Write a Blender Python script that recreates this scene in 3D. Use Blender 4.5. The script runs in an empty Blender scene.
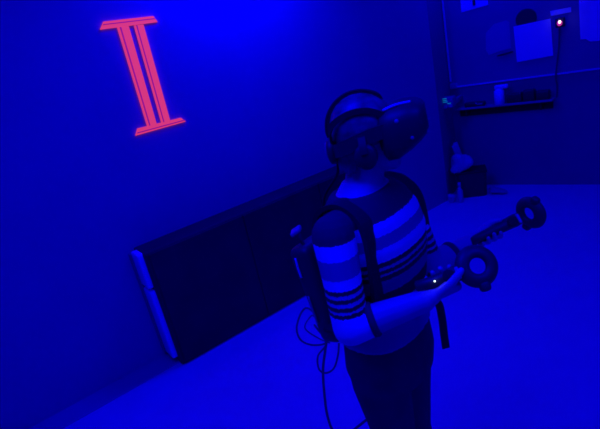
import bpy, bmesh, math, random
import numpy as np
from mathutils import Vector, Matrix
random.seed(4)
S = bpy.context.scene
C = S.collection
# ------------------------------------------------------------------ camera
FPX = 470.0; CX, CY = 300.0, 214.5; CAMH = 1.65
NAD = (600.0, 1560.0)                       # where the room's verticals meet
up = -Vector((NAD[0]-CX, NAD[1]-CY, FPX)).normalized()
zc = Vector((0, 0, 1.0)); fw = (zc - up*zc.dot(up)).normalized()
rt = fw.cross(up)
if rt.x < 0: rt = -rt
ROT = Matrix((rt, fw, up))                  # camera (x right, y down, z forward) -> world
CAM = Vector((0, 0, CAMH))
cam = bpy.data.objects.new('camera', bpy.data.cameras.new('camera')); C.objects.link(cam)
cam.data.sensor_width = 36; cam.data.lens = FPX/600*36
cam.data.clip_start = 0.02
R3 = ROT @ Matrix(((1, 0, 0), (0, -1, 0), (0, 0, -1)))
cam.matrix_world = Matrix.Translation(CAM) @ R3.to_4x4()
S.camera = cam
def ray(x, y): return (ROT @ Vector((x-CX, y-CY, FPX))).normalized()
def on_z(x, y, z=0.0):
    w = ray(x, y); return CAM + w*((z-CAMH)/w.z)
def on_plane(x, y, P, n):
    w = ray(x, y); return CAM + w*((P-CAM).dot(n)/w.dot(n))
def azv(a): a = math.radians(a); return Vector((math.sin(a), math.cos(a), 0))
UP = Vector((0, 0, 1))
# ------------------------------------------------------------------ materials
def mat(name, col, rough=0.6, spec=0.4, noise=0.0, nscale=8.0, metal=0.0, bump=0.0, bscale=200):
    m = bpy.data.materials.new(name); m.use_nodes = True
    nt = m.node_tree; b = nt.nodes['Principled BSDF']
    b.inputs['Roughness'].default_value = rough
    b.inputs['Specular IOR Level'].default_value = spec
    b.inputs['Metallic'].default_value = metal
    b.inputs['Base Color'].default_value = (*col, 1)
    tc = nt.nodes.new('ShaderNodeTexCoord')
    if noise > 0:
        n = nt.nodes.new('ShaderNodeTexNoise'); n.inputs['Scale'].default_value = nscale; n.inputs['Detail'].default_value = 4
        r = nt.nodes.new('ShaderNodeValToRGB')
        r.color_ramp.elements[0].position = .3; r.color_ramp.elements[1].position = .7
        r.color_ramp.elements[0].color = (*[c*(1-noise) for c in col], 1)
        r.color_ramp.elements[1].color = (*[min(1, c*(1+noise)) for c in col], 1)
        nt.links.new(tc.outputs['Object'], n.inputs['Vector']); nt.links.new(n.outputs['Fac'], r.inputs['Fac'])
        nt.links.new(r.outputs['Color'], b.inputs['Base Color'])
    if bump > 0:
        n = nt.nodes.new('ShaderNodeTexNoise'); n.inputs['Scale'].default_value = bscale
        bp = nt.nodes.new('ShaderNodeBump'); bp.inputs['Strength'].default_value = bump; bp.inputs['Distance'].default_value = .004
        nt.links.new(tc.outputs['Object'], n.inputs['Vector']); nt.links.new(n.outputs['Fac'], bp.inputs['Height'])
        nt.links.new(bp.outputs['Normal'], b.inputs['Normal'])
    return m
def glow(m, col, s):
    b = m.node_tree.nodes['Principled BSDF']
    b.inputs['Emission Color'].default_value = (*col, 1); b.inputs['Emission Strength'].default_value = s
    return m
def banded(name, bands, rough=.85, zig=None):
    """knitted cloth with horizontal woven bands; bands = [(z_from, grey)], zig = (z0, z1) dotted pattern rows"""
    m = bpy.data.materials.new(name); m.use_nodes = True
    nt = m.node_tree; b = nt.nodes['Principled BSDF']; b.inputs['Roughness'].default_value = rough
    b.inputs['Specular IOR Level'].default_value = .15
    tc = nt.nodes.new('ShaderNodeTexCoord'); sp = nt.nodes.new('ShaderNodeSeparateXYZ')
    nt.links.new(tc.outputs['Object'], sp.inputs[0])
    nz = nt.nodes.new('ShaderNodeTexNoise'); nz.inputs['Scale'].default_value = 160
    nt.links.new(tc.outputs['Object'], nz.inputs['Vector'])
    ma = nt.nodes.new('ShaderNodeMath'); ma.operation = 'MULTIPLY_ADD'; ma.inputs[1].default_value = .008
    nt.links.new(nz.outputs['Fac'], ma.inputs[0]); nt.links.new(sp.outputs['Z'], ma.inputs[2])
    cr = nt.nodes.new('ShaderNodeValToRGB'); cr.color_ramp.interpolation = 'CONSTANT'
    mr = nt.nodes.new('ShaderNodeMapRange'); z0, z1 = .6, 1.4
    mr.inputs[1].default_value = z0; mr.inputs[2].default_value = z1
    nt.links.new(ma.outputs[0], mr.inputs[0]); nt.links.new(mr.outputs[0], cr.inputs['Fac'])
    e = cr.color_ramp.elements
    for i, (z, g) in enumerate(bands):
        p = max(0, (z+.004-z0)/(z1-z0))
        if i == 0: el = e[0]; el.position = 0
        elif i == 1: el = e[1]; el.position = p
        else: el = e.new(p)
        el.color = (g, g, g*1.0, 1)
    nt.links.new(cr.outputs['Color'], b.inputs['Base Color'])
    bp = nt.nodes.new('ShaderNodeBump'); bp.inputs['Strength'].default_value = .3; bp.inputs['Distance'].default_value = .003
    nt.links.new(nz.outputs['Fac'], bp.inputs['Height']); nt.links.new(bp.outputs['Normal'], b.inputs['Normal'])
    return m
M = dict(
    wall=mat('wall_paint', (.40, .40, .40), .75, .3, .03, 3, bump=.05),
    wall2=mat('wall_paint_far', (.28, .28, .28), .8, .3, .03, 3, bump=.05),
    floor=mat('floor_vinyl', (.66, .66, .66), .55, .35, .03, 5),
    ceil=mat('ceiling_paint', (.5, .5, .5), .9),
    base=mat('floor_border', (.40, .40, .40), .6),
    black=mat('black_plastic', (.045, .045, .048), .45, .4),
    blackm=mat('black_matte', (.03, .03, .033), .8, .2),
    cab=mat('black_laminate', (.045, .045, .047), .7, .25, .15, 6),
    edge=mat('pale_laminate', (.95, .95, .95), .35, .5),
    seam=mat('grey_edge', (.25, .25, .25), .5),
    paper=mat('paper', (.97, .97, .97), .8, .2),
    board=mat('board_felt', (.33, .33, .33), .8, .2, .05, 4),
    alu=mat('aluminium', (.85, .85, .87), .35, .5, metal=.1),
    tray=mat('tray_grey', (.3, .3, .32), .5),
    faint=mat('translucent_sleeve', (.48, .48, .48), .5),
    plastic=mat('pale_plastic', (.48, .48, .48), .4, .5),
    skin=mat('skin', (.62, .45, .46), .5, .4, .04, 30),
    hair=mat('hair', (.13, .10, .14), .38, .6, .6, 38),
    trouser=mat('dark_trousers', (.065, .065, .085), .85, .15, .1, 20, bump=.2),
    strap=mat('black_webbing', (.025, .025, .03), .75, .25, bump=.2),
    cable=mat('cable_rubber', (.10, .10, .11), .6),
    shoe=mat('shoe', (.08, .08, .09), .6),
    red=glow(mat('fluorescent_pink', (.25, .05, .06), .7, .1), (.70, .04, .14), 1.0),
    purple=glow(mat('fluorescent_purple', (.2, .02, .12), .7, .1), (.30, .004, .15), .95),  # purple of the numeral's inner lines
    led=glow(mat('white_led', (.8, .8, .8), .4), (1, .9, .75), 3.0),
    dim=glow(mat('pink_lens', (.4, .1, .3), .4), (.55, .03, .2), .8),
    cyan=glow(mat('cyan_display', (.1, .3, .5), .4), (.0, .2, .33), .7),
    gdot=glow(mat('green_led', (.8, .8, .8), .4), (.75, 1, .55), 2.5),
)
# ------------------------------------------------------------------ mesh helpers
def link(name, bm, m, parent=None, smooth=True, origin=None):
    me = bpy.data.meshes.new(name)
    bmesh.ops.recalc_face_normals(bm, faces=bm.faces)
    base = Vector(parent['_w']) if parent else Vector(origin) if origin is not None else Vector((0, 0, 0))
    for v in bm.verts: v.co -= base
    bm.to_mesh(me); bm.free()
    for p in me.polygons: p.use_smooth = smooth
    me.materials.append(m)
    o = bpy.data.objects.new(name, me); C.objects.link(o)
    if parent:
        o.parent = parent; o['_w'] = list(base)
        tmp.append(o)
    else:
        o.location = base
    return o
tmp = []
def sub(name, bm, m, parent, smooth=True):      # a piece under a part; all share the thing's origin
    return link(name, bm, m, parent, smooth)
def thing(name, label, cat, loc, group=None):
    o = bpy.data.objects.new(name, None); C.objects.link(o); o.location = loc; o.empty_display_size = .1
    o['label'] = label; o['category'] = cat
    if group: o['group'] = group
    o['_w'] = list(loc); tmp.append(o)
    return o
def tag(o, label, cat, group=None):
    o['label'] = label; o['category'] = cat
    if group: o['group'] = group
    return o
def struct(name, bm, m):
    o = link(name, bm, m, None, False); o['kind'] = 'structure'; return o
def add_box(bm, c, ax, ay, az, sx, sy, sz, bevel=0.0, seg=2):
    """box centred at c, with unit axes and full sizes"""
    c = Vector(c); ax, ay, az = Vector(ax), Vector(ay), Vector(az)
    vs = []
    for k in (-1, 1):
        for j in (-1, 1):
            for i in (-1, 1): vs.append(bm.verts.new(c+ax*sx/2*i+ay*sy/2*j+az*sz/2*k))
    fs = [bm.faces.new([vs[i] for i in q]) for q in ((0, 1, 3, 2), (4, 6, 7, 5), (0, 4, 5, 1), (2, 3, 7, 6), (0, 2, 6, 4), (1, 5, 7, 3))]
    if bevel > 0:
        es = list({e for f in fs for e in f.edges})
        bmesh.ops.bevel(bm, geom=es, offset=bevel, segments=seg, affect='EDGES', profile=.5)
def frame_for(d):
    d = d.normalized(); a = Vector((0, 0, 1)) if abs(d.z) < .9 else Vector((1, 0, 0))
    x = d.cross(a).normalized(); y = d.cross(x).normalized(); return x, y
def add_rings(bm, rings, cap=True):
    rr = [[bm.verts.new(p) for p in r] for r in rings]
    for a, b in zip(rr, rr[1:]):
        n = len(a)
        for i in range(n): bm.faces.new((a[i], a[(i+1) % n], b[(i+1) % n], b[i]))
    if cap: bm.faces.new(rr[0][::-1]); bm.faces.new(rr[-1])
def add_tube(bm, pts, rad, n=10):
    pts = [Vector(p) for p in pts]
    if not isinstance(rad, (list, tuple)): rad = [rad]*len(pts)
    x, y = frame_for(pts[1]-pts[0]); rings = []
    for i, p in enumerate(pts):
        d = (pts[min(i+1, len(pts)-1)]-pts[max(i-1, 0)]).normalized()
        x = (x-d*x.dot(d)).normalized(); y = d.cross(x)
        rings.append([p+(x*math.cos(t)+y*math.sin(t))*rad[i] for t in [2*math.pi*k/n for k in range(n)]])
    add_rings(bm, rings)
def add_capsule(bm, a, b, ra, rb, n=14):
    a, b = Vector(a), Vector(b); d = (b-a)
    L = d.length; d = d.normalized() if L > 1e-6 else Vector((0, 0, 1)); x, y = frame_for(d); rings = []
    for k in range(1, 5):
        t = math.pi/2*(1-k/4.0); rings.append((a-d*ra*math.sin(t), ra*math.cos(t)))
    if L > 1e-6:
        for k in range(0, 4):
            t = math.pi/2*k/4.0; rings.append((b+d*rb*math.sin(t), rb*math.cos(t)))
    add_rings(bm, [[c+(x*math.cos(t)+y*math.sin(t))*r for t in [2*math.pi*k/n for k in range(n)]] for c, r in rings])
def add_ball(bm, c, ax, ay, az, rx, ry, rz, ex=2.0, nu=20, nv=12):
    """super-ellipsoid; ex > 2 is boxier"""
    c = Vector(c); f = lambda v: math.copysign(abs(v)**(2/ex), v); rings = []
    for j in range(1, nv):
        ph = -math.pi/2+math.pi*j/nv
        rings.append([c+ax*rx*f(math.cos(ph))*f(math.cos(t))+ay*ry*f(math.cos(ph))*f(math.sin(t))+az*rz*f(math.sin(ph))
                      for t in [2*math.pi*i/nu for i in range(nu)]])
    add_rings(bm, rings)
def remesh(bm, voxel, smooth=4, fac=.5):
    me = bpy.data.meshes.new('t'); bmesh.ops.recalc_face_normals(bm, faces=bm.faces); bm.to_mesh(me); bm.free()
    o = bpy.data.objects.new('t', me); C.objects.link(o)
    r = o.modifiers.new('r', 'REMESH'); r.mode = 'VOXEL'; r.voxel_size = voxel
    s = o.modifiers.new('s', 'SMOOTH'); s.iterations = smooth; s.factor = fac
    dg = bpy.context.evaluated_depsgraph_get(); dg.update()
    ev = o.evaluated_get(dg); out = bmesh.new(); out.from_mesh(ev.to_mesh()); ev.to_mesh_clear()
    bpy.data.objects.remove(o); bpy.data.meshes.remove(me)
    return out
def spline(pts, n=8):
    P = [Vector(p) for p in pts]; P = [P[0]*2-P[1]]+P+[P[-1]*2-P[-2]]; out = []
    for i in range(1, len(P)-2):
        for k in range(n):
            t = k/n
            out.append(.5*((2*P[i])+(P[i+1]-P[i-1])*t+(2*P[i-1]-5*P[i]+4*P[i+1]-P[i+2])*t*t+(3*P[i]-P[i-1]-3*P[i+1]+P[i+2])*t**3))
    out.append(P[-2]); return out
# ------------------------------------------------------------------ the room
A = on_z(36, 426); B = on_z(445, 202)
du = (B-A).normalized(); dn = Vector((du.y, -du.x, 0))           # along the near wall, and out of it into the room
G0 = on_z(504, 184.5); G1 = on_z(600, 184.5)
eu = (G1-G0).normalized(); en = Vector((-eu.y, eu.x, 0))
if en.dot(CAM-G0) < 0: en = -en                                   # out of the far wall into the room
HC = 2.7
UEND = 3.765
def WL(u, z, d=0.0): return A+du*u+dn*d+UP*z
def WR(u, z, d=0.0): return G0+eu*u+en*d+UP*z
def px_wl(x, y, d=0.0):
    p = on_plane(x, y, A+dn*d, dn); return (p-A).dot(du), p.z
def px_wr(x, y, d=0.0):
    p = on_plane(x, y, G0+en*d, en); return (p-G0).dot(eu), p.z
def slab(name, P, Q, n, m, z0=0, z1=HC, t=.12):                   # wall from P to Q, thickness away from the room (n points in)
    bm = bmesh.new(); P, Q = P.copy(), Q.copy(); P.z = Q.z = 0; d = (Q-P); L = d.length; d.normalize()
    add_box(bm, (P+Q)/2-n*t/2+UP*(z0+z1)/2, d, n, UP, L, t, z1-z0); return struct(name, bm, m)
slab('wall_left', WL(-3.2, 0), WL(UEND, 0), dn, M['wall'])
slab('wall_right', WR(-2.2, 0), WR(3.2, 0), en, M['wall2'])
nc = (WR(-.44, 0)-WL(UEND, 0)); nc.z = 0; nc = Vector((nc.y, -nc.x, 0)).normalized()
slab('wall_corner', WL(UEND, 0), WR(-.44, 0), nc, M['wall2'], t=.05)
pR = WR(3.2, 0); pL = WL(-3.2, 0)
pB = pL+dn*4.2; pC = pR+en*2.6
def inward(P, Q):
    d = (Q-P).normalized(); n = Vector((d.y, -d.x, 0))
    return n if n.dot(Vector((.8, 1.5, 0))-P) > 0 else -n
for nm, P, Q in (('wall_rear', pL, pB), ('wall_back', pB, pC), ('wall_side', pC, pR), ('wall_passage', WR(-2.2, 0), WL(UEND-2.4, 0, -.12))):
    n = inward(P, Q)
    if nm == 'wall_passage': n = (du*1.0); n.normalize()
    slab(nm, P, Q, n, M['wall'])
bm = bmesh.new(); add_box(bm, (.6, 1.2, -.05), (1, 0, 0), (0, 1, 0), UP, 13, 13, .1); struct('floor', bm, M['floor'])
bm = bmesh.new(); add_box(bm, (.6, 1.2, HC+.05), (1, 0, 0), (0, 1, 0), UP, 13, 13, .1); struct('ceiling', bm, M['ceil'])
# ------------------------------------------------------------------ pink numeral on the near wall
def plate(bm, poly, d0, d1):                                      # polygon of (u, z) on the near wall, from depth d0 to d1
    a = [bm.verts.new(WL(u, z, d0)) for u, z in poly]; b = [bm.verts.new(WL(u, z, d1)) for u, z in poly]; n = len(poly)
    bm.faces.new(a); bm.faces.new(b[::-1])
    for i in range(n): bm.faces.new((a[i], a[(i+1) % n], b[(i+1) % n], b[i]))
z7 = lambda x, y: px_wl(90+x/6.125, 5+y/6.125); z8 = lambda x, y: px_wl(120+x/6.125, 75+y/6.125)
num = thing('wall_numeral', 'glowing pink Roman numeral two mounted on the blue wall', 'sign', WL(px_wl(143, 77)[0], 1.39, 0))
bm = bmesh.new(); plate(bm, [z7(80, 103), z7(385, 69), z7(412, 105), z7(60, 152)], .0, .008)
bar = link('serif', bm, M['red'], num, False)
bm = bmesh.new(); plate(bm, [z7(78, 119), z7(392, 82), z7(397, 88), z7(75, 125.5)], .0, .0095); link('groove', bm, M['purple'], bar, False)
bm = bmesh.new(); plate(bm, [z8(105, 328), z8(370, 262), z8(400, 285), z8(93, 372)], .0, .008)
bar = link('serif', bm, M['red'], num, False)
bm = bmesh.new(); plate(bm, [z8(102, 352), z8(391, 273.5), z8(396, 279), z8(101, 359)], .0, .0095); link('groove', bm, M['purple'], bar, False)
for (a, b, c, d) in ((z7(165, 139), z7(235, 130), z8(222, 299), z8(165, 313)), (z7(268, 127), z7(325, 120), z8(305, 279), z8(252, 292))):
    bm = bmesh.new(); plate(bm, [a, b, c, d], .0, .0075); st = link('stem', bm, M['red'], num, False)
    k = lambda p, q, t: (p[0]+(q[0]-p[0])*t, p[1]+(q[1]-p[1])*t)
    w = .20
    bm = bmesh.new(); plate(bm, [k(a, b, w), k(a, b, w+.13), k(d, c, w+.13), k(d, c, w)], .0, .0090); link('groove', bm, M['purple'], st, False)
# ------------------------------------------------------------------ low black cabinet against the near wall
DC = .215
bm = bmesh.new(); add_box(bm, WL((2.7-3.1)/2, .003, .0825), du, dn, UP, 5.8, .165, .006); struct('trim_1', bm, M['base'])
u0 = px_wl(171, 356)[0]; u1 = 2.75; zt = .765
cab = thing('low_cabinet', 'low black cabinet with a pale end strip standing against the wall', 'cabinet', WL((u0+u1)/2, 0, DC/2))
bm = bmesh.new(); add_box(bm, WL((u0+u1)/2, .004+(zt-.004)/2, .01+DC/2-.005), du, dn, UP, u1-u0, DC-.01, zt-.004, .012, 3)
body = link('carcass', bm, M['cab'], cab, False)
for k in range(3):
    uu = u0+.02+(u1-u0-.04)*(k+.5)/3; wd = (u1-u0-.04)/3-.006
    bm = bmesh.new(); add_box(bm, WL(uu, .385, DC+.004), du, dn, UP, wd, .012, .74, .003); link('door', bm, M['cab'], cab, False)
zs = px_wl(141, 283)[1]
for z0, z1 in ((.05, zs-.009), (zs+.009, zt-.004)):
    bm = bmesh.new(); add_box(bm, WL(u0-.006, (z0+z1)/2, .115), du, dn, UP, .052, .13, z1-z0, .012, 3)
    e_ = link('end_panel', bm, M['edge'], cab, True); e_['label'] = 'pale rounded end panel'
bm = bmesh.new(); add_box(bm, WL(u0-.020, .39, .024), du, dn, UP, .036, .036, .70, .003); link('edge_trim', bm, M['seam'], cab, False)
# ------------------------------------------------------------------ notice board on the far wall
def wr_box(bm, u, z, su, sz, d0, d1, bev=0.0, roll=0.0):
    a = eu*math.cos(roll)+UP*math.sin(roll); b = UP*math.cos(roll)-eu*math.sin(roll)
    add_box(bm, WR(u, z, (d0+d1)/2), a, en, b, su, d1-d0, sz, bev)
bu0 = px_wr(447, 40)[0]; bz0 = px_wr(520, 78.6)[1]; bz1 = 2.05; bu1 = 2.1
bd = thing('notice_board', 'large dark board with a thin shiny frame on the far wall', 'board', WR((bu0+bu1)/2, bz0, 0))
bm = bmesh.new(); wr_box(bm, (bu0+bu1)/2, (bz0+bz1)/2, bu1-bu0, bz1-bz0, 0, .012); link('panel', bm, M['board'], bd, False)
us = px_wr(556.5, 74)[0]
for (u, z, su, sz) in ((bu0, (bz0+bz1)/2+.03, .016, bz1-bz0-.05), ((bu0+.06+us-.006)/2, bz0, us-.006-bu0-.06, .014), ((us+.006+bu1)/2, bz0, bu1-us-.006, .014), ((bu0+bu1)/2, bz1, bu1-bu0, .014), (bu1, (bz0+bz1)/2, .016, bz1-bz0)):
    bm = bmesh.new(); wr_box(bm, u, z, su, sz, 0, .022, .003); link('frame', bm, M['alu'], bd, False)
bm = bmesh.new(); wr_box(bm, bu0+.025, bz0+.012, .075, .055, 0, .026, .008); link('corner_cap', bm, M['faint'], bd, False)
def sheet(name, pts, label, cat, d=.014, m='paper', t=.003, group=None, mark=None):
    P = [px_wr(x, y, d) for x, y in pts]; bm = bmesh.new()
    a = [bm.verts.new(WR(u, z, d)) for u, z in P]; b = [bm.verts.new(WR(u, z, d+t)) for u, z in P]; n = len(P)
    bm.faces.new(a); bm.faces.new(b[::-1])
    for i in range(n): bm.faces.new((a[i], a[(i+1) % n], b[(i+1) % n], b[i]))
    c = sum((Vector(WR(u, z, d)) for u, z in P), Vector())/n
    return tag(link(name, bm, M[m], None, False, origin=c), label, cat, group)
sheet('paper_sheet', [(459, -16), (487, -22), (488.3, 5), (461.5, 12.5)], 'bright sheet at the top left of the board with a dark hanging clip', 'paper')
bm = bmesh.new(); u, z = px_wr(474, 2.5, .02); wr_box(bm, u, z, .02, .05, .0175, .027, .008); tag(link('paper_clip', bm, M['black'], None, True, origin=WR(u, z, .02)), 'small dark clip on the bright sheet at the top left', 'clip')
sheet('paper_sheet', [(513.5, 26.5), (550.5, 18.5), (553.3, 55.5), (517, 62.3)], 'large square white sheet in the middle of the board', 'paper', d=.0225)
sheet('paper_sheet', [(578, -18), (625, -25), (628, 36), (597, 41), (590, 41.5), (586, 39), (580.5, 39.5)], 'tall bright sheet at the right edge of the view', 'paper')
sheet('paper_strip', [(550, 11), (571, 7), (571.3, 12), (551, 16)], 'narrow white strip above the small pink light', 'paper')
sheet('plastic_sleeve', [(486, 33), (494, 24), (506, 20.5), (509, 22), (511, 48), (500, 51), (489, 55), (486, 50)], 'faint translucent sleeve on the board left of the square sheet', 'sleeve', m='faint')
bm = bmesh.new(); ua, za = px_wr(497, 56, .02); ub, zb = px_wr(513, 51.5, .02)
add_tube(bm, [WR(ua, za, .021), WR((ua+ub)/2, (za+zb)/2, .022), WR(ub, zb, .021)], [.005, .009, .006]); tag(link('marker_pen', bm, M['black'], None, True, origin=WR(ua, za, .02)), 'dark pen shape under the faint sleeve, left of the square sheet', 'pen')
bm = bmesh.new(); u, z = px_wr(526, 19, .02)
add_rings(bm, [[WR(u+math.cos(t)*r, z+math.sin(t)*r, d) for t in [2*math.pi*k/28 for k in range(28)]] for d, r in ((.0125, .083), (.018, .083), (.0215, .078))])
for v in bm.verts: pass
tag(link('round_disc', bm, M['black'], None, False, origin=WR(u, z, .02)), 'black round disc hanging on the board just above the square sheet', 'disc')
# small lamp with cable
u, z = px_wr(560, 22.5, .03); tz = .80
sl = thing('sensor_box', 'small dark box with a glowing pink and white light on the board', 'sensor', WR(u, z-.03, .013))
bm = bmesh.new(); wr_box(bm, u, z, .07, .075, .012, .035, .008); link('housing', bm, M['black'], sl, True)
bm = bmesh.new(); add_ball(bm, WR(u-.001, z-.004, .040), eu, en, UP, .021, .010, .023); link('lens', bm, M['dim'], sl, True)
bm = bmesh.new(); add_ball(bm, WR(u+.001, z+.006, .052), eu, en, UP, .010, .006, .012); link('bulb', bm, M['led'], sl, True)
ue, ze = px_wr(559, 128, .02)
bm = bmesh.new(); add_tube(bm, spline([WR(u-.005, z-.035, .026), WR(u-.015, z-.2, .028), WR(us, bz0, .03), WR(us+.004, bz0-.10, .014), WR(us, tz+.01, .012)], 6), .006); link('cable', bm, M['cable'], sl, True)
# tray / shelf under the board
tu0, tz = px_wr(456, 109, .07); tu1, tz2 = px_wr(554, 98.5, .07); tz = (tz+tz2)/2
tr = thing('wall_shelf', 'long narrow dark shelf on the wall below the board', 'shelf', WR((tu0+tu1)/2, tz-.02, 0))
bm = bmesh.new(); wr_box(bm, (tu0+tu1)/2, tz-.004, tu1-tu0, .012, 0, .13, .002); link('shelf_board', bm, M['tray'], tr, False)
bm = bmesh.new(); wr_box(bm, (tu0+tu1)/2, tz+.001, tu1-tu0, .02, .126, .136, .003); o = link('front_lip', bm, M['tray'], tr, False)
bm = bmesh.new(); wr_box(bm, (tu0+tu1)/2, tz-.05, tu1-tu0-.04, .08, 0, .02); link('shelf_shadow_rail', bm, M['blackm'], tr, False)  # black strip standing in for the shelf's shadow on the wall
for f_ in (.12, .88):
    bm = bmesh.new(); wr_box(bm, tu0+(tu1-tu0)*f_, tz-.045, .02, .07, 0, .1, .004); link('bracket', bm, M['blackm'], tr, False)
TOP = tz+.003
def on_tray(x, d): # wall coordinate of a picture column at depth d and tray height
    p = on_plane(x, 92, G0+en*d, en); return (p-G0).dot(eu)
# things on the shelf
u = on_tray(499, .07)
jar = thing('white_bottle', 'bright white squat bottle with a sideways nozzle standing on the shelf', 'bottle', WR(u, TOP, .07))
bm = bmesh.new(); c = WR(u, 0, .07)
add_rings(bm, [[c+UP*zz+(eu*math.cos(t)+en*math.sin(t))*r for t in [2*math.pi*k/16 for k in range(16)]] for zz, r in ((TOP, .040), (TOP+.005, .045), (TOP+.12, .045), (TOP+.135, .028), (TOP+.140, .024))]); link('bottle_body', bm, M['paper'], jar)
bm = bmesh.new(); add_box(bm, c+UP*(TOP+.155)+eu*.022, eu, en, UP, .115, .045, .035, .008); link('nozzle', bm, M['paper'], jar)
for i, (x, w, h, lab) in enumerate(((514.5, .13, .085, 'black block on the shelf just right of the white bottle'), (529, .10, .10, 'taller black block in the middle of the dark row on the shelf'), (543, .11, .08, 'black block at the right end of the shelf'))):
    u = on_tray(x, .06); bm = bmesh.new(); add_box(bm, WR(u, TOP+h/2, .06), eu, en, UP, w, .07, h, .012, 3)
    tag(link('black_box', bm, M['black'], None, True, origin=WR(u, TOP, .06)), lab, 'box', 'black blocks on the shelf')
u = on_tray(474, .07); bx = thing('remote_control', 'low black gadget with a tiny light dot on the left half of the shelf', 'gadget', WR(u, TOP, .07))
bm = bmesh.new(); add_box(bm, WR(u, TOP+.022, .07), eu, en, UP, .19, .06, .044, .014, 3); link('casing', bm, M['black'], bx)
bm = bmesh.new(); add_ball(bm, WR(u+.02, TOP+.034, .103), eu, en, UP, .006, .004, .006); link('indicator', bm, M['paper'], bx)
bm = bmesh.new(); add_box(bm, WR(u+.05, TOP+.024, .1015), eu, en, UP, .05, .004, .008, .001); link('label_strip', bm, M['faint'], bx)
# device with cyan lines at the left end of the shelf
ud, zd = px_wr(446, 103, .29)
dv = thing('wall_device', 'small pale box with cyan glowing lines at the left end of the shelf', 'device', WR(ud, zd-.05, .2))
bm = bmesh.new(); wr_box(bm, ud+.012, zd, .10, .095, .19, .285, .006); wr_box(bm, ud+.045, zd-.01, .03, .05, .0, .20, .006); link('casing', bm, M['board'], dv)
for q, (a, b, w) in enumerate(((-.023, .040, .062), (-.023, .024, .062), (-.02, .008, .066), (.028, -.008, .030))):
    bm = bmesh.new(); wr_box(bm, ud+a, zd+b, w, .006, .284, .289); link('display_line', bm, M['cyan'], dv, False)
bm = bmesh.new(); wr_box(bm, ud-.012, zd-.035, .028, .034, .28, .29, .003); link('button', bm, M['faint'], dv, False)
bm = bmesh.new(); wr_box(bm, ud+.04, zd-.03, .028, .034, .28, .29, .003); link('button', bm, M['faint'], dv, False)
# ------------------------------------------------------------------ bin and things on the floor by the far wall
b0 = on_z(459, 199); b1 = on_z(488, 196); bd_ = (b1-b0).normalized(); bn = Vector((-bd_.y, bd_.x, 0)); bw = (b1-b0).length
hz = .24
bc = (b0+b1)/2+bn*.1
bn_ = thing('black_bin', 'squat black bin on the floor below the shelf', 'bin', bc)
bm = bmesh.new(); add_rings(bm, [[bc+UP*z_+bd_*sx*bw/2*k+bn*sy*.09*k for sx, sy in ((-1, -.8), (-.8, -1), (.8, -1), (1, -.8), (1, .8), (.8, 1), (-.8, 1), (-1, .8))] for z_, k in ((.0, .92), (.01, .96), (hz, 1.04))])
link('bin_body', bm, M['black'], bn_, False)
bm = bmesh.new(); add_box(bm, bc+UP*(hz+.008), bd_, bn, UP, bw*1.08, .2, .02, .006); link('rim', bm, M['blackm'], bn_, False)
def crumple(c, rx, ry, rz, amp, seed, sub_=3):
    rnd = random.Random(seed); bm = bmesh.new(); bmesh.ops.create_icosphere(bm, subdivisions=sub_, radius=1)
    dirs = [(Vector((rnd.gauss(0, 1), rnd.gauss(0, 1), rnd.gauss(0, 1))).normalized(), rnd.uniform(-1, 1)) for _ in range(18)]
    for v in bm.verts:
        k = 1+sum(a*max(0, v.co.normalized().dot(d))**7 for d, a in dirs)*amp
        v.co = Vector(c)+eu*v.co.x*rx*k+en*v.co.y*ry*k+UP*max(-.98, v.co.z*k)*rz
    return bm
q0 = on_plane(459, 169, bc-bn*.13, -bn); q0.z = .262+.085
tag(link('plastic_bag', crumple(bc-bd_*.085-bn*.03+UP*(hz+.018+.085), .10, .065, .085, .5, 3), M['plastic'], None, False, origin=bc), 'crumpled pale plastic bag lying on top of the black bin', 'bag')
pb = on_plane(458, 150, bc+bn*.10, -bn)
bt = thing('white_carton', 'small upright pale carton poking up behind the crumpled bag', 'carton', Vector((pb.x, pb.y, pb.z-.09))+bn*.0)
bm = bmesh.new(); ax = (UP*.96-bd_*.26).normalized(); ay = ax.cross(bn).normalized()
add_box(bm, pb+UP*-.04, ay, bn, ax, .062, .05, .20, .006); link('carton_body', bm, M['plastic'], bt, False)
bm = bmesh.new(); add_box(bm, pb+ax*.065, ay, bn, ax, .045, .036, .03, .006); link('lid', bm, M['faint'], bt, False)
# small bottle and ball in front of the bin
p = on_z(461, 202); KB = 1.35; sp = thing('small_bottle', 'little pale bottle standing on the floor in front of the black bin', 'bottle', p)
bm = bmesh.new(); add_rings(bm, [[p+UP*zz*KB+Vector((math.cos(t), math.sin(t), 0))*r for t in [2*math.pi*k/14 for k in range(14)]] for zz, r in ((0, .022), (.004, .026), (.085, .026), (.10, .014), (.12, .012))]); link('bottle_body', bm, M['plastic'], sp)
bm = bmesh.new(); add_rings(bm, [[p+UP*zz*KB+Vector((math.cos(t), math.sin(t), 0))*r for t in [2*math.pi*k/14 for k in range(14)]] for zz, r in ((.119, .015), (.145, .014))]); link('cap', bm, M['plastic'], sp)
p = on_z(452.5, 202)
tag(link('crumpled_paper', crumple(p+UP*.045, .042, .042, .045, .4, 9), M['plastic'], None, False, origin=p), 'small crumpled pale ball on the floor left of the black bin', 'paper ball')
p = on_z(497, 193.5)
tag(link('folded_cloth', crumple(p+UP*.03, .075, .05, .03, .4, 12), M['board'], None, False, origin=p), 'faint grey cloth heap on the floor right of the black bin', 'cloth')
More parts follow.
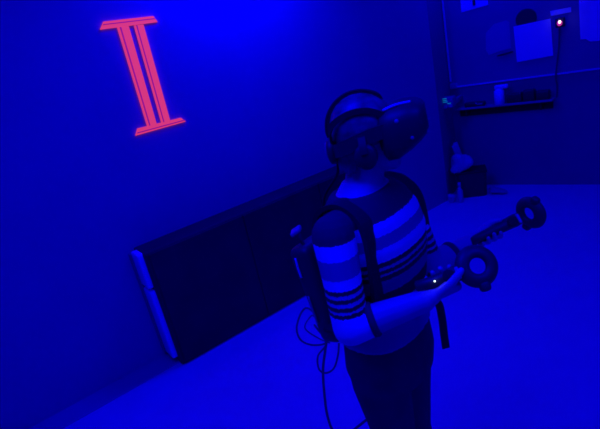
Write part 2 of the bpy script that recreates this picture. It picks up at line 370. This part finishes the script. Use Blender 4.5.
# ------------------------------------------------------------------ the person
D0 = 1.20
hv = ray(390, 350); N = Vector((hv.x, hv.y, 0)).normalized(); R = Vector((N.y, -N.x, 0))
P0 = N*D0                                                          # the spot on the floor where the person stands
def at(x, y, d=0.0): return on_plane(x, y, N*(D0+d), N)            # picture point at distance D0 + d
FA = 133.0
F = azv(FA); RS = azv(FA+90)                                       # facing, and the person's own right
FH = azv(107); RH = azv(197)                                       # the head looks a little further away
per = thing('person', 'person in a striped sweater and dark trousers playing with a headset and two controllers', 'person', P0)
neck = at(366, 186); neck = Vector((P0.x, P0.y, 0))*.0+neck
CT = Vector((P0.x, P0.y, 0))
def TP(lat, fr, z, lean=True):                                      # torso point: lat to the person's right, fr forward
    k = (z-.78)/.52
    off = (Vector((neck.x, neck.y, 0))-CT)*max(-.0, k)*.9 if lean else Vector()
    return CT+off+RS*lat+F*fr+UP*z
def torso_rings(infl=0.0, zs=None, zmin=0.0):
    prof = [(.70, .135, .105, .0), (.76, .150, .112, 0), (.84, .145, .105, .0), (.92, .136, .100, .0), (1.0, .138, .104, .004), (1.08, .150, .110, .008), (1.15, .158, .108, .008), (1.21, .155, .096, .0), (1.25, .130, .080, -.006), (1.28, .090, .066, -.010), (1.305, .055, .055, -.010)]
    out = []
    for z, a, b, o in prof:
        if zs and not (zs[0] <= z <= zs[1]): continue
        c = TP(0, o, max(z, zmin)); n = 28; f = lambda v: math.copysign(abs(v)**.85, v)
        out.append([c+RS*(a+infl)*f(math.cos(t))+F*(b+infl)*f(math.sin(t)) for t in [2*math.pi*k/n for k in range(n)]])
    return out
# joints
shR = TP(.168, .0, 1.215); shL = TP(-.150, .0, 1.215)
elR = at(351, 327, -.21); wrR = at(424, 301, -.20)
elL = at(430, 268, .06); wrL = at(466, 243, .13)
HCn = at(367, 134, .0)                                              # head centre
for nm, p_ in dict(shR=shR, shL=shL, elR=elR, wrR=wrR, elL=elL, wrL=wrL, head=HCn, neck=neck).items():
    q = ROT.transposed() @ (p_-CAM); print('JOINT', nm, [round(v, 3) for v in p_], 'px', round(CX+FPX*q.x/q.z), round(CY+FPX*q.y/q.z))
print('LEN', (shR-elR).length, (elR-wrR).length, (shL-elL).length, (elL-wrL).length)
hipR = TP(.075, 0, .76, False); hipL = TP(-.075, 0, .76, False)
kneeR = CT+RS*.062+F*.01+UP*.42; kneeL = CT-RS*.050+F*.0+UP*.42
ankR = CT+RS*.07-F*.03+UP*.075; ankL = CT-RS*.06-F*.03+UP*.075
# ---- hands: fingers wrapped round a handle with axis Ax through point O
def hand(bm, wrist, O, Ax, Q, Sd, sc=1.0, curl=1.0):
    """Q = side of the handle where the palm lies, Sd = side the fingers travel to first"""
    rh = .017*sc
    def pt(s, ph, rr): return O+Ax*s*sc+(Q*math.cos(ph)+Sd*math.sin(ph))*(rh+rr)
    offs = (.032, .011, -.010, -.029); lens = (.92, 1.0, .95, .8); rad = (.0085, .0088, .0082, .0072)
    for s, l, r in zip(offs, lens, rad):
        r *= sc; ph = [0.45, 1.15*curl, (2.0*l+.1)*curl, (2.75*l+.1)*curl]
        pts = [pt(s, p__, r+.001) for p__ in ph]
        k = pt(s*.95, .05, .012*sc)
        add_capsule(bm, k, pts[0], r*1.15, r*1.1)
        for a_, b_, ra, rb in zip(pts, pts[1:], (1.08, 1.0, .92), (1.0, .92, .8)): add_capsule(bm, a_, b_, r*ra, r*rb)
        add_capsule(bm, wrist*.75+k*.25, k, .013*sc, .0125*sc)         # palm ray
    # heel of the hand and thumb
    hb = wrist*.6+pt(.0, -.35, .012)*.4
    add_capsule(bm, wrist, hb, .022*sc, .020*sc)
    t0 = wrist*.55+pt(.02, -.6, .012)*.45; t1 = pt(.022, -1.05, .008); t2 = pt(.040, -1.5, .007); t3 = pt(.054, -1.9, .006)
    add_capsule(bm, t0, t1, .0135*sc, .0115*sc); add_capsule(bm, t1, t2, .0112*sc, .0098*sc); add_capsule(bm, t2, t3, .0098*sc, .0082*sc)
# near controller: ring centre and handle
rcR = at(477, 266, -.19); OR = at(439.5, 279.5, -.185)
AxR = (rcR-OR).normalized()
viewR = (CAM-rcR).normalized()
rcL = at(530, 213, .17); OL = at(487, 234, .14)
AxL = (rcL-OL).normalized()
def perp(v, a): v = v-a*v.dot(a); return v.normalized()
QR = perp(-UP*.75+N*-.2-R*.15, AxR); SR = perp(N*1.0, AxR); SR = perp(SR-QR*SR.dot(QR), AxR)
QL = perp(R*-.2-UP*.45+N*.85, AxL); SL = perp(-UP*.9-N*.3, AxL); SL = perp(SL-QL*SL.dot(QL), AxL)
# body
bm = bmesh.new()
add_rings(bm, torso_rings(-.006))
hc = HCn
# skull, jaw, neck, nose, ears
HS = .93
def HP(lat, fr, u_): return hc+(RH*lat+FH*fr+UP*u_)*HS
add_ball(bm, HP(0, -.004, .018), FH, RH, UP, .080, .070, .084)
add_ball(bm, HP(0, .030, -.035), FH, RH, UP, .058, .055, .070)
add_capsule(bm, HP(0, .060, -.088), HP(0, .045, -.080), .020, .030)
add_capsule(bm, HP(0, .086, -.020), HP(0, .100, -.036), .009, .012)       # nose
add_capsule(bm, HP(.014, .086, -.062), HP(-.014, .086, -.062), .0075, .0075)
for s in (1, -1):
    add_ball(bm, HP(.074*s, -.004, -.018), FH, RH, UP, .017, .008, .030)
    add_ball(bm, HP(.040*s, .066, -.030), FH, RH, UP, .022, .020, .024)
    add_ball(bm, HP(.029*s, .076, .004), FH, RH, UP, .012, .012, .010)
add_capsule(bm, HP(0, -.012, -.05), TP(0, -.01, 1.25), .048, .054)
# arms
add_capsule(bm, shR, elR, .044, .036); add_capsule(bm, elR, elR.lerp(wrR, .35), .036, .036); add_capsule(bm, elR.lerp(wrR, .3), wrR, .038, .0275)
add_capsule(bm, shL, elL, .042, .034); add_capsule(bm, elL, elL.lerp(wrL, .35), .034, .034); add_capsule(bm, elL.lerp(wrL, .3), wrL, .034, .022)
for a_, k_, h_ in ((hipR, kneeR, ankR), (hipL, kneeL, ankL)):
    add_capsule(bm, a_, k_, .075, .05); add_capsule(bm, k_, h_, .05, .032); add_capsule(bm, h_, h_+F*.11-UP*.045, .03, .02)
hand(bm, wrR, OR, AxR, QR, SR, 1.0, .85)
hand(bm, wrL, OL, AxL, QL, SL, .95)
bdy = link('body', remesh(bm, .0032, 5), M['skin'], per)
# hair
bm = bmesh.new()
add_ball(bm, HP(0, -.010, .026), FH, RH, UP, .083, .077, .084)
add_ball(bm, HP(0, -.050, -.035), FH, RH, UP, .042, .060, .058)
for k in range(26):
    a = math.pi*(.55+.9*k/25); q = HP(math.cos(a*1.0)*.07 if 0 else math.sin(a-math.pi)*-.070, -.02+math.cos(a)*.065, -.02)
    add_capsule(bm, q, q+UP*-.065+FH*random.uniform(-.012, .004)+RH*random.uniform(-.008, .008), .010, .003)
link('hair', remesh(bm, .004, 3), M['hair'], per)
# trousers
bm = bmesh.new()
add_rings(bm, torso_rings(.004, (.70, .92)))
hipc = CT+UP*.74
add_ball(bm, hipc, RS, F, UP, .150, .112, .10)
for a_, k_, h_ in ((hipR, kneeR, ankR), (hipL, kneeL, ankL)):
    add_capsule(bm, a_-UP*.04, a_.lerp(k_, .5), .086, .074); add_capsule(bm, a_.lerp(k_, .5), k_, .074, .060); add_capsule(bm, k_, h_, .064, .052)
link('trousers', remesh(bm, .006, 6), M['trouser'], per)
for s, a_ in ((1, ankR), (-1, ankL)):
    bm = bmesh.new(); g = Vector((a_.x, a_.y, 0))
    add_ball(bm, g+F*.045+UP*.042, F, RS, UP, .125, .045, .042, 2.6); add_capsule(bm, g+UP*.05, g+UP*.085, .043, .04)
    sh_ = link('shoe', remesh(bm, .005, 4), M['shoe'], per)
# sweater
bands_t = [(.0, .42), (1.0, .04), (1.040, .25), (1.078, .04), (1.090, .36), (1.097, .04), (1.108, .4), (1.115, .04), (1.130, .78), (1.162, .30), (1.192, .80), (1.222, .07)]
SW = banded('striped_knit', bands_t)
bm = bmesh.new(); rr = torso_rings(.010, (.84, 1.29), .86); 
low = [p+UP*0 for p in rr[0]]; rr[0] = [p+UP*-.0 for p in low]
add_rings(bm, rr); add_capsule(bm, shR.lerp(TP(0, 0, 1.215), .2), shR, .056, .050); add_capsule(bm, shL.lerp(TP(0, 0, 1.215), .2), shL, .056, .050)
sw = link('sweater', remesh(bm, .005, 5), SW, per)
zo = 0
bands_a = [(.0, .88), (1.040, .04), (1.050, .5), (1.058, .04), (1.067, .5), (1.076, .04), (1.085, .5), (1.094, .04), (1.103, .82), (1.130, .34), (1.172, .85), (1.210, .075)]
SA = banded('striped_knit_sleeve', bands_a); SB = banded('striped_knit_shaded_sleeve', [(.0, .36)]+bands_a[1:])  # the far sleeve's shade is put into its darker lower colour
cufR = elR.lerp(wrR, .33)
bm = bmesh.new(); add_capsule(bm, shR, shR.lerp(elR, .5), .056, .049); add_capsule(bm, shR.lerp(elR, .5), elR, .049, .046)
add_capsule(bm, elR, elR.lerp(wrR, .20), .046, .043)
sl_ = link('sleeve', remesh(bm, .005, 4), SA, sw)
bm = bmesh.new(); dd = (wrR-elR).normalized(); add_tube(bm, [cufR-dd*.014, cufR-dd*.004, cufR+dd*.003], [.0425, .0445, .0410], 24); link('cuff', bm, M['trouser'], sl_)
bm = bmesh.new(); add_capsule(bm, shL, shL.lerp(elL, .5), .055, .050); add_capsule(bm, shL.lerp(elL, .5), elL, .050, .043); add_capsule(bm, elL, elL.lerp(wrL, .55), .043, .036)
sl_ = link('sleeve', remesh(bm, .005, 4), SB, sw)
cL = elL.lerp(wrL, .62); dd = (wrL-elL).normalized(); bm = bmesh.new(); add_tube(bm, [cL-dd*.014, cL-dd*.004, cL+dd*.003], [.036, .037, .035], 24); link('cuff', bm, M['trouser'], sl_)
# pale shirt tail under the sweater
# ------------------------------------------------------------------ backpack computer with straps and cables
bpw = TP(0, -.185, 1.05)
bp = thing('computer_backpack', 'slim black computer backpack with harness straps and dangling cables worn on the back', 'backpack', bpw)
LU = (UP-F*.18).normalized(); LF = RS.cross(LU).normalized(); LF = LF if LF.dot(F) > 0 else -LF
bm = bmesh.new(); add_box(bm, TP(0, -.150, .985), RS, LF, LU, .25, .075, .31, .022, 4); shell = link('shell', bm, M['black'], bp)
bm = bmesh.new(); add_box(bm, TP(0, -.192, .985), RS, LF, LU, .19, .02, .22, .008, 3); link('cover_plate', bm, M['black'], shell)
bm = bmesh.new(); add_box(bm, TP(0, -.108, .99), RS, LF, LU, .20, .02, .26, .008, 3); link('back_pad', bm, M['strap'], bp)
bm = bmesh.new(); add_tube(bm, spline([TP(.126, -.185, 1.11), TP(.129, -.18, 1.08), TP(.129, -.174, 1.05)], 5), .0035); link('edge_highlight', bm, M['alu'], shell)  # pale tubes here and below: light along the pack's edge, put into colour
bm = bmesh.new(); add_tube(bm, spline([TP(.127, -.165, .99), TP(.129, -.155, .94), TP(.127, -.15, .90)], 5), .003); link('edge_highlight', bm, M['tray'], shell)
def ribbon(name, pts, w, t, m, parent, wdir):
    bm = bmesh.new(); P = spline(pts, 6); rings = []
    for i, p_ in enumerate(P):
        d = (P[min(i+1, len(P)-1)]-P[max(i-1, 0)]).normalized(); x = (wdir(p_) if callable(wdir) else wdir); x = (x-d*x.dot(d)).normalized(); y = d.cross(x)
        rings.append([p_+x*w/2*a+y*t/2*b for a, b in ((-1, -1), (1, -1), (1, 1), (-1, 1))])
    add_rings(bm, rings); return link(name, bm, m, parent, False)
for s, w_ in ((1, .050), (-1, .046)):
    ribbon('shoulder_strap', [TP(.085*s, -.12, 1.10), TP(.090*s, -.108, 1.19), TP(.100*s, -.075, 1.250), TP(.108*s, -.01, 1.276), TP(.118*s, .050, 1.252), TP(.130*s, .078, 1.20), TP(.138*s, .084, 1.10), TP(.136*s, .078, 1.02), TP(.140*s, .06, .96), TP(.148*s, .0, .92), TP(.12*s, -.11, .90)], w_, .012, M['strap'], bp, RS)
loop = [TP(.158*math.sin(a), .122*math.cos(a)+.0, .872) for a in [math.pi*2*k/16 for k in range(2, 15)]]
ribbon('waist_belt', [TP(.10, -.12, .93), TP(.152, -.04, .95), TP(.152, .04, .965), TP(.10, .105, .975), TP(0, .122, .978), TP(-.10, .105, .975), TP(-.152, .04, .965), TP(-.152, -.04, .95), TP(-.10, -.12, .93)], .032, .008, M['strap'], bp, UP)
s0 = at(441, 300, -.12)
ribbon('strap_tail', [TP(-.06, .122, .975), at(428, 302, -.10), at(438, 303, -.10), at(442, 318, -.10), at(444, 334, -.10), at(446, 348, -.10)], .020, .004, M['strap'], bp, lambda p_: R*.95+N*.2)
def cable(pts, r=.0028, nm='cable'):
    bm = bmesh.new(); add_tube(bm, spline(pts, 8), r, 8); link(nm, bm, M['cable'], bp)
dB = .06
cable([TP(.11, -.14, .90), at(306, 308, dB), at(297, 325, dB), at(300, 339, dB+.01), at(312, 345, dB+.02), at(326, 342, dB+.03), TP(.10, -.19, .87)], .003)
cable([TP(.10, -.18, .90), at(311, 316, dB), at(305, 328, dB), at(318, 338, dB+.02), at(330, 343, dB)], .0022)
cable([TP(.10, -.14, .86), at(326, 345, dB-.02), at(318, 356, dB-.02), at(319, 369, dB-.02), at(326, 373, dB-.02), at(334, 368, dB-.02), at(338, 355, dB-.02), at(339, 343, dB)], .003)
cable([TP(.10, -.14, .86), at(325, 352, dB-.03), at(323, 372, dB-.03), at(325, 400, dB-.03), at(328, 418, dB-.03), at(334, 432, dB-.02), at(345, 436, dB-.01), at(356, 428, dB), at(366, 420, dB+.03)], .0042, 'power_cable')
tb = at(296, 231, .06)
bm = bmesh.new(); add_box(bm, tb, (R*.9+UP*.42).normalized(), N, (UP*.9-R*.42).normalized(), .034, .04, .013, .004); q_ = link('pull_tab', bm, M['tray'], bp); q_['label'] = 'pale tab at the pack corner'
ribbon('tab_loop', [tb+R*.01, (tb+TP(.10, -.16, 1.11))/2+UP*.01, TP(.10, -.16, 1.11)], .02, .006, M['strap'], bp, UP)
# ------------------------------------------------------------------ headset
hs = thing('headset', 'bulky black headset strapped over the eyes with a head band', 'headset', HP(0, .12, 0))
TL = math.radians(4); HF = (FH*math.cos(TL)+UP*math.sin(TL)).normalized(); HU = RH.cross(HF).normalized()
if HU.z < 0: HU = -HU
def HQ(lat, fr, u_): return hc+(RH*lat+HF*fr+HU*u_)*HS
bm = bmesh.new()
prof = [(.040, .076, .056, -.010), (.048, .086, .068, -.010), (.075, .092, .072, -.006), (.112, .094, .064, .004), (.140, .088, .052, .011), (.155, .076, .042, .014), (.163, .056, .028, .015)]
f6 = lambda v: math.copysign(abs(v)**.62, v)
add_rings(bm, [[HQ(a*f6(math.cos(t)), fr, o_+b*f6(math.sin(t))) for t in [2*math.pi*k/32 for k in range(32)]] for fr, a, b, o_ in prof])
vis = link('visor', bm, M['black'], hs)
bm = bmesh.new(); add_rings(bm, [[HQ(a*f6(math.cos(t)), fr, -.004+b*f6(math.sin(t))) for t in [2*math.pi*k/32 for k in range(32)]] for fr, a, b in ((.036, .070, .048), (.060, .076, .054))]); link('face_cushion', bm, M['strap'], hs)
for (la, fr, u_) in ((.087, .118, -.018), (.05, .157, .025), (-.05, .157, .025), (0, .163, .0), (.05, .155, -.02), (-.05, .155, -.02), (.087, .09, .03)):
    bm = bmesh.new(); add_ball(bm, HQ(la, fr, u_), RH, HF, HU, .006, .006, .006, 2, 12, 8); link('sensor_dimple', bm, M['tray'], vis)
bm = bmesh.new(); add_tube(bm, spline([HQ(.06, .060, .060), HQ(.058, .095, .066), HQ(.05, .13, .064)], 5), .0035); g_ = link('painted_highlight', bm, M['alu'], vis)  # pale tube: highlight on the visor's top edge, put into colour
for s in (1, -1):
    ribbon('side_band', [HQ(.076*s, .062, .012), HQ(.088*s, .02, .010), HQ(.090*s, -.03, .0), HQ(.074*s, -.070, -.012), HQ(.038*s, -.092, -.018), HQ(0, -.100, -.020)], .034, .010, M['black'], hs, UP)
    bm = bmesh.new(); add_rings(bm, [[HQ(la*s, -.004+r*math.cos(t), -.040+1.15*r*math.sin(t)) for t in [2*math.pi*k/24 for k in range(24)]] for la, r in ((.076, .026), (.082, .031), (.098, .030), (.106, .022))]); link('ear_cup', bm, M['black'], hs)
    ribbon('ear_arm', [HQ(.092*s, -.004, .012), HQ(.103*s, -.004, -.012), HQ(.106*s, -.004, -.03)], .018, .008, M['black'], hs, FH)
for s in (1, -1):
    ribbon('crown_strap', [HQ(.060*s, .055, .045)]+[HQ((.046+.030*math.sin(math.radians(d)))*s, -.010+.086*math.cos(math.radians(d)), .010+.066*math.sin(math.radians(d))) for d in (35, 65, 95, 125, 150)]+[HQ(.040*s, -.092, .0)], .014, .005, M['strap'], hs, UP)
bm = bmesh.new(); add_ball(bm, HQ(0, -.098, -.02), RH, HF, HU, .055, .016, .036, 2.8); link('rear_pad', bm, M['black'], hs)
bm = bmesh.new(); add_rings(bm, [[HQ(.024*math.cos(t), fr, -.02+.024*math.sin(t)) for t in [2*math.pi*k/20 for k in range(20)]] for fr in (-.110, -.119)]); link('tightening_dial', bm, M['tray'], hs)
ribbon('top_strap', [HQ(0, .066, .062)]+[HQ(0, -.010+.089*math.cos(a), .026+.089*math.sin(a)) for a in [math.radians(d) for d in (50, 75, 100, 125, 150, 175, 200)]], .030, .006, M['strap'], hs, RH)
cablepts = [HQ(.0, .06, .070)]+[HQ(.010, -.010+.095*math.cos(a), .026+.095*math.sin(a)) for a in [math.radians(d) for d in (50, 75, 100, 125, 150, 175, 200)]]+[HQ(.02, -.10, -.08), TP(.02, -.13, 1.25), TP(.02, -.15, 1.13)]
bm = bmesh.new(); add_tube(bm, spline(cablepts, 8), .004, 8); link('cable', bm, M['strap'], hs)
# ------------------------------------------------------------------ controllers
def controller(label, O, rc, Ax, nrm, led=False, tilt=.35, lobes=(.05,)):
    t = thing('game_controller', label, 'controller', O, 'controllers in the hands')
    n = perp(nrm, Ax); s = Ax.cross(n).normalized()
    st = O-Ax*.055
    bm = bmesh.new(); L = (rc-O).length
    add_tube(bm, [st-Ax*.004, st, O-Ax*.02, O+Ax*.02, O+Ax*(L-.052), O+Ax*(L-.036)], [.010, .016, .0145, .016, .020, .018], 16); link('handle', bm, M['black'], t)
    # ring plane tilted relative to the handle
    rn = perp(nrm, Ax); ra = Ax; rb = rn.cross(ra).normalized(); 
    rn = (rn*math.cos(tilt)+ra*math.sin(tilt)).normalized(); ra = rb.cross(rn).normalized()
    bm = bmesh.new(); n1, n2 = 40, 12; rings = []
    for k in range(n1):
        a = 2*math.pi*k/n1; dd = ra*math.cos(a)+rb*math.sin(a)
        rings.append([rc+dd*(.0345+.0160*math.cos(q))+rn*(.0125*math.sin(q)-.004*math.cos(q)) for q in [2*math.pi*j/n2 for j in range(n2)]])
    rr = [[bm.verts.new(p_) for p_ in r_] for r_ in rings]
    for i in range(n1):
        a_, b_ = rr[i], rr[(i+1) % n1]
        for j in range(n2): bm.faces.new((a_[j], a_[(j+1) % n2], b_[(j+1) % n2], b_[j]))
    link('tracking_ring', bm, M['black'], t)
    dn_ = -UP-rn*(-UP).dot(rn); dn_.normalize()
    for a in lobes:
        dd = dn_*math.cos(a)+rn.cross(dn_)*math.sin(a)
        bm = bmesh.new(); add_ball(bm, rc+dd*.048, dd, rn.cross(dd), rn, .013, .013, .011, 3.0); link('sensor_lobe', bm, M['black'], t)
    bm = bmesh.new(); c = O+Ax*(L-.066)+n*.016; add_rings(bm, [[c+(Ax*math.cos(q)+s*math.sin(q))*.015*k+n*h for q in [2*math.pi*j/20 for j in range(20)]] for h, k in ((0, 1), (.006, 1), (.007, .9))]); link('trackpad', bm, M['blackm'], t)
    bm = bmesh.new(); add_box(bm, O+Ax*(L-.045)+n*.019, s, Ax, n, .030, .009, .008, .003); e = link('trackpad_highlight', bm, M['faint'], t, False); e['label'] = 'pale bar painting the highlight at the trackpad edge'  # pale bar: the trackpad edge's highlight put into shape and colour
    bm = bmesh.new(); add_capsule(bm, O+Ax*(L-.07)-n*.018, O+Ax*(L-.085)-n*.028, .008, .006); link('trigger', bm, M['black'], t)
    if led:
        bm = bmesh.new(); add_ball(bm, on_plane(434.7, 281.2, O+n*.024, n) if 0 else at(434.7, 281.2, -.205), R, N, UP, .0024, .0024, .0024, 2, 10, 8); link('status_light', bm, M['gdot'], t)
    return t
controller('black ring-ended controller in the near hand, ring facing the viewer', OR, rcR, AxR, viewR, True)
controller('black ring-ended controller held farther out by the far hand', OL, rcL, AxL, (CAM-rcL).normalized(), False, -1.2, (-.3, 2.7))
# ------------------------------------------------------------------ lights: blue lamps below the ceiling, plus one added for the far wall
def area(name, loc, tgt, sx, sy, power):
    l = bpy.data.lights.new(name, 'AREA'); l.shape = 'RECTANGLE'; l.size = sx; l.size_y = sy; l.energy = power; l.color = (0, 0, 1)
    o = bpy.data.objects.new(name, l); C.objects.link(o); o.location = loc
    o.rotation_euler = (Vector(tgt)-Vector(loc)).to_track_quat('-Z', 'Y').to_euler(); return o
wl = WL(1.95, 2.66, .40)
area('blue_wall_wash', wl, WL(1.85, 2.0, .0), .6, .12, 44)
area('blue_ceiling_light', Vector((-.5, .8, 2.66)), Vector((-.5, .8, 0)), 1.0, 1.0, 55)
area('blue_ceiling_light', Vector((1.1, .2, 2.66)), Vector((1.1, .2, 0)), .8, .8, 32)
area('blue_wall_wash', WR(.15, 2.62, .42), WR(.2, 1.0, 0), 1.0, .15, 16)  # added lamp without a known fixture, brightens the far wall and papers
w = bpy.data.worlds.new('world'); S.world = w; w.use_nodes = True
w.node_tree.nodes['Background'].inputs[0].default_value = (0, 0, .02, 1)
S.view_settings.view_transform = 'Standard'; S.view_settings.look = 'None'; S.view_settings.gamma = 1; S.view_settings.exposure = -0.08
S.view_settings.use_curve_mapping = False
for o in tmp:
    if '_w' in o: del o['_w']
